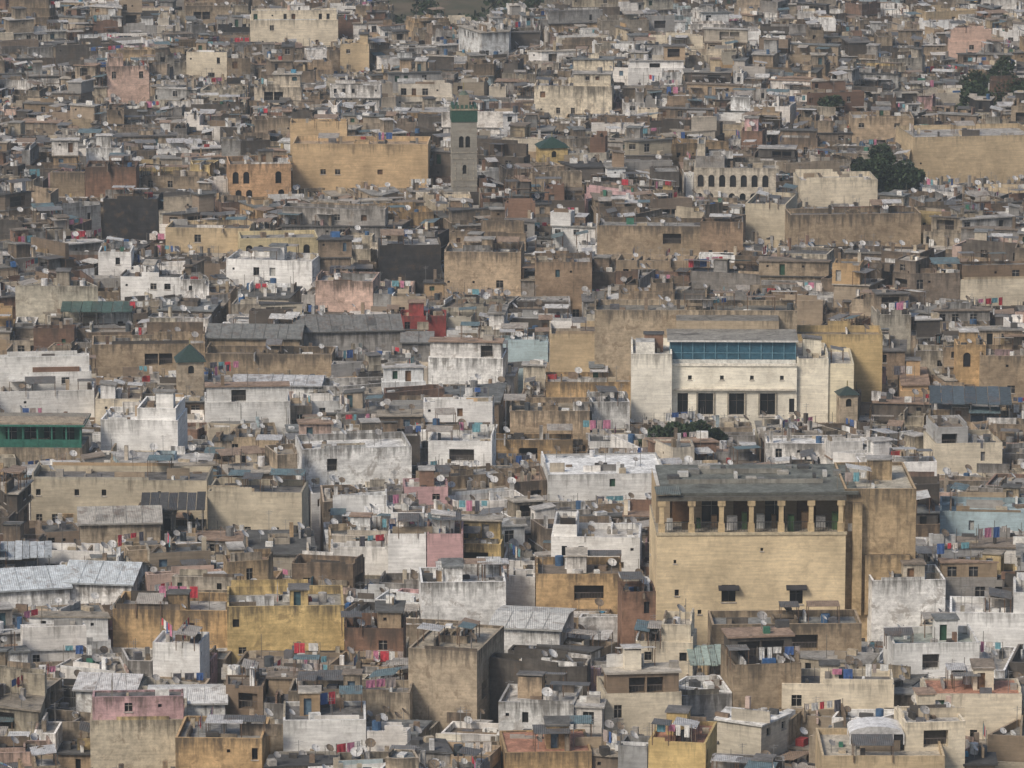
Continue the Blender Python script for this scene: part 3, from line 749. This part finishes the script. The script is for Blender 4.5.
for c in cells:
    c=clean(c,.7)
    if len(c)<3 or area(c)<5: continue
    x,y=cen(c)
    u,v,k=proj(x,y,10)
    if y>1026+12*sin(x/7) and 240<u<565 and not(250<u<350 and y<1065): continue
    if y>1100 and R.random()<.4: continue
    g=gz(x,y)
    h=9.0+1.3*sin(x/19+y/31)+R.triangular(-2.8,3.2,0)
    q=R.random()
    if q<.05: h+=2.2
    elif q>.86: h-=2.6
    zmax=1e9
    us=[proj(q[0],q[1],g+9)[0] for q in c]; u0,u1=min(us),max(us); yb=max(q[1] for q in c); ya=min(q[1] for q in c)
    for fp,a,b,yf,vb in HERO:
        if ya<yf and yf-90<yb and u1>a+3 and u0<b-3:
            zmax=min(zmax,H+min(yb,yf)*slope(vb))
    zt=min(g+h,max(zmax-.3,g+3))
    wc=pickcol(x,y,R); rc=R.choice(RCOL)
    s=sum(wc)
    if s>1.5 and R.random()<.5: rc=R.choice([(.5,.5,.48),(.62,.62,.6),(.42,.42,.40)])
    f=R.uniform(.72,1.15); rc=tuple(q*f for q in rc)
    vis=-60<u<1084 and v<840
    mb=MB(); a=area(c)
    if R.random()<(.75 if s>1.4 else .25): mb.wm=LIM
    t=R.random()
    ph=0 if t<.2 else (R.uniform(.15,.5) if t<.5 else R.uniform(.6,1.3))
    house(mb,c,g-3,zt,wc,rc,R,ph=ph,dens=R.choice([.2,.4,.5,.65]) if vis else 0,upper=.62 if vis else 0,cl=int(a/4.5*R.uniform(.6,1.6))+2 if vis else 0,zmax=zmax,slab=(ph==0))
    nm='whitewashed_house' if s>1.45 else('ochre_house' if wc[0]>wc[2]*1.6 and s>.7 else('brick_house' if s<.75 and wc[0]>wc[2]*1.3 else 'plastered_house'))
    mb.build(nm); cnt+=1
print('houses',cnt,'dishes',len(DISH),'laundry',len(LAUN))

# ---------------------------------------------------------------- satellite dishes (shared meshes)
def dishmesh(c):
    mb=MB(); mb.zt=100
    n=12; rings=[(0,0),(.2,.02),(.36,.07),(.47,.13)]
    tilt=radians(48)
    def T(r,h,a):
        x=r*cos(a); y0=r*sin(a)
        yy=y0*sin(tilt)-h*cos(tilt); zz=y0*cos(tilt)+h*sin(tilt)
        return (x,yy,zz+1.15)
    for i in range(3):
        for j in range(n):
            a0=2*pi*j/n;a1=2*pi*(j+1)/n
            r0,h0=rings[i];r1,h1=rings[i+1]
            if i==0: mb.face([T(0,0,0),T(r1,h1,a0),T(r1,h1,a1)],PNT,c)
            else: mb.face([T(r0,h0,a0),T(r1,h1,a0),T(r1,h1,a1),T(r0,h0,a1)],PNT,c)
    box(mb,0,.05,0,.06,.06,1.15,0,PNT,(.2,.2,.2))
    p=T(.1,.5,-pi/2); box(mb,p[0],p[1],p[2]-.05,.1,.1,.1,0,PNT,(.2,.2,.2))
    q=T(.45,.12,-pi/2)
    mb.face([(q[0]-.02,q[1],q[2]),(q[0]+.02,q[1],q[2]),(p[0]+.02,p[1],p[2]),(p[0]-.02,p[1],p[2])],PNT,(.2,.2,.2))
    return mb.build('satellite_dish',(0,0,0))
protos=[dishmesh((.58,.58,.57)),dishmesh((.34,.33,.32)),dishmesh((.2,.16,.12))]
first=[True]*3
for (x,y,z,t) in DISH:
    i=0 if t<.5 else(1 if t<.8 else 2)
    if first[i]: ob=protos[i]; first[i]=False
    else:
        ob=bpy.data.objects.new('satellite_dish',protos[i].data); bpy.context.scene.collection.objects.link(ob)
    ob.location=(x,y,z); s=.7+.5*((t*97)%1); ob.scale=(s,s,s)
    ob.rotation_euler=(0,0,radians(45+((t*531)%1-.5)*80))
CL=[(.6,.6,.58),(.65,.65,.63),(.5,.06,.08),(.06,.12,.3),(.5,.2,.3),(.1,.1,.12),(.15,.32,.37),(.6,.55,.5),(.35,.3,.28)]
for (x,y,z,a,t) in LAUN:
    rr=random.Random(t); mb=MB(); l=rr.uniform(2.5,4.5); ca,sa=cos(a),sin(a)
    P=lambda s,d,zz:(x+ca*s-sa*d,y+sa*s+ca*d,zz)
    for s in(-l/2,l/2): box(mb,x+ca*s,y+sa*s,z,.06,.06,2.0,a,PNT,(.2,.18,.15))
    mb.face([P(-l/2,0,z+1.9),P(l/2,0,z+1.9),P(l/2,0,z+1.92),P(-l/2,0,z+1.92)],PNT,(.3,.3,.3))
    s=-l/2+.2
    while s<l/2-.5:
        w=rr.uniform(.35,1.1); hh=rr.uniform(.5,1.3); c=rr.choice(CL)
        w=min(w,l/2-s-.05); m=4
        for i in range(m):
            s0=s+w*i/m;s1=s+w*(i+1)/m; d0=.07*(i%2);d1=.07*((i+1)%2)
            mb.face([P(s0,d0,z+1.9-hh),P(s1,d1,z+1.9-hh),P(s1,0,z+1.9),P(s0,0,z+1.9)],PNT,c)
        s+=w+rr.uniform(.05,.4)
    mb.build('laundry_line')

# ---------------------------------------------------------------- trees
def tree(mb,x,y,z,h,rad,rr,n=900,ls=.45):
    cyl(mb,x,y,z,.22,h*.55,PNT,(.09,.065,.045),7,.12)
    cl=[]
    for i in range(9):
        a=rr.uniform(0,2*pi);q=rr.uniform(.2,.85)*rad;zz=z+h*rr.uniform(.5,.92)
        px,py=x+cos(a)*q,y+sin(a)*q
        cl.append((px,py,zz,rad*rr.uniform(.38,.55),rr.uniform(.6,1.5)))
        b=(x,y,z+h*.4); 
        mb.face([(b[0]-.08,b[1],b[2]),(b[0]+.08,b[1],b[2]),(px+.03,py,zz),(px-.03,py,zz)],PNT,(.09,.065,.045))
    cl.append((x,y,z+h*.85,rad*.5,1.3))
    for i in range(n):
        c=rr.choice(cl); 
        while True:
            d=(rr.uniform(-1,1),rr.uniform(-1,1),rr.uniform(-1,1)); l=math.sqrt(sum(q*q for q in d))
            if .1<l<1:break
        f=(l**.4)/l; p=(c[0]+d[0]*f*c[3],c[1]+d[1]*f*c[3],c[2]+d[2]*f*c[3]*.8)
        u=[rr.uniform(-1,1) for _ in range(3)];w=[rr.uniform(-1,1) for _ in range(3)]
        s=ls*rr.uniform(.5,1.)
        g=c[4]*rr.uniform(.6,1.3)
        mb.face([(p[0]-u[0]*s/2,p[1]-u[1]*s/2,p[2]-u[2]*s/2),(p[0]+w[0]*s/2,p[1]+w[1]*s/2,p[2]+w[2]*s/2),(p[0]+u[0]*s/2,p[1]+u[1]*s/2,p[2]+u[2]*s/2),(p[0]-w[0]*s/2,p[1]-w[1]*s/2,p[2]-w[2]*s/2)],LEAF,(.035*g,.052*g,.028*g))
rr=random.Random(8)
for (u,v,zc,h,rad) in((992,72,14,11,5.5),(1015,78,14,10,5),(975,78,14,8,4),(1003,58,15,8,4),(868,155,13,7,3.2),(885,148,14,8,3.8),(905,155,13,7,3),(657,418,10.5,6,2.4),(675,414,11,6,2.6),(698,417,11,6,2.6),(716,421,10,5,2.0),(826,92,13,7,3),(1005,12,13,7,3)):
    x,y=at(u,v,zc); 
    mb=MB(); g=gz(x,y); tree(mb,x,y,g,zc-g,rad,rr,2600,.75); mb.build('garden_tree')
mb=MB()
for i in range(560):
    y=rr.uniform(1028,1290); x=rr.uniform(-150,160)
    if y<1140 and not(-.105*y*.55<x<.012*y): continue
    tree(mb,x,y,gz(x,y)-.5,rr.uniform(3,8),rr.uniform(2,4.5),rr,110,1.3)
mb.build('distant_tree_belt')

# ---------------------------------------------------------------- ground
V=[];Fs=[]
xs=[-6000,-3000,-1500,-800,-400]+list(range(-240,241,20))+[400,800,1500,3000,6000]
ys=[-6000,-2000,-500,0,200]+list(range(400,1300,20))+[1400,1600,2000,2600,4000,8000,12000]
for Yv in ys:
    for X in xs:
        V.append((X,Yv,gz(X,Yv)-.3 if 380<Yv else -1.0))
nx=len(xs)
for j in range(len(ys)-1):
    for i in range(nx-1): Fs.append((j*nx+i,j*nx+i+1,(j+1)*nx+i+1,(j+1)*nx+i))
me=bpy.data.meshes.new('ground'); me.from_pydata(V,[],Fs)
m,nt,bs=newmat('earth_and_scrub'); k=N(nt); g=nt.nodes.new('ShaderNodeNewGeometry')
c=k.mix(k.mr(k.noise(g.outputs['Position'],.05,8,.7),.4,.6,0,1),(.045,.055,.03,1),(.13,.105,.07,1))
nt.links.new(c,bs.inputs['Base Color']); bs.inputs['Roughness'].default_value=.95
me.materials.append(m); ob=bpy.data.objects.new('ground',me); bpy.context.scene.collection.objects.link(ob)

# ---------------------------------------------------------------- haze
me=bpy.data.meshes.new('haze_air'); x0,x1,y0,y1,z0,z1=-900,900,-60,2500,-60,200
me.from_pydata([(x0,y0,z0),(x1,y0,z0),(x1,y1,z0),(x0,y1,z0),(x0,y0,z1),(x1,y0,z1),(x1,y1,z1),(x0,y1,z1)],[],[(3,2,1,0),(4,5,6,7),(0,1,5,4),(1,2,6,5),(2,3,7,6),(3,0,4,7)])
m=bpy.data.materials.new('haze_air'); m.use_nodes=True; nt=m.node_tree; nt.nodes.clear()
o=nt.nodes.new('ShaderNodeOutputMaterial'); vs=nt.nodes.new('ShaderNodeVolumeScatter')
vs.inputs['Density'].default_value=.00019; vs.inputs['Color'].default_value=(.85,.95,1,1); vs.inputs['Anisotropy'].default_value=.2
nt.links.new(vs.outputs[0],o.inputs['Volume']); me.materials.append(m)
ob=bpy.data.objects.new('haze_air',me); bpy.context.scene.collection.objects.link(ob)

# ---------------------------------------------------------------- light, camera
EL,AZ=radians(42),radians(222)
w=bpy.data.worlds.new('World'); bpy.context.scene.world=w; w.use_nodes=True; nt=w.node_tree
sky=nt.nodes.new('ShaderNodeTexSky'); sky.sky_type='NISHITA'; sky.sun_disc=False; sky.sun_elevation=EL; sky.sun_rotation=AZ
sky.dust_density=3.0; sky.air_density=1.0
nt.links.new(sky.outputs[0],nt.nodes['Background'].inputs[0]); nt.nodes['Background'].inputs[1].default_value=.105
sd=bpy.data.lights.new('sun','SUN'); sd.energy=2.4; sd.angle=radians(14); sd.color=(1,.905,.765)
so=bpy.data.objects.new('sun',sd); bpy.context.scene.collection.objects.link(so)
from mathutils import Vector
d=Vector((sin(AZ)*cos(EL),cos(AZ)*cos(EL),sin(EL)))
so.rotation_euler=d.to_track_quat('Z','Y').to_euler(); so.location=(0,0,300)
cd=bpy.data.cameras.new('camera'); cd.sensor_width=36; cd.lens=F/1024*36; cd.clip_start=1; cd.clip_end=20000
co=bpy.data.objects.new('camera',cd); co.location=(0,0,H); co.rotation_euler=(pi/2-PH,0,0)
bpy.context.scene.collection.objects.link(co); bpy.context.scene.camera=co
vs=bpy.context.scene.view_settings; vs.view_transform='Standard'; vs.look='None'; vs.exposure=0
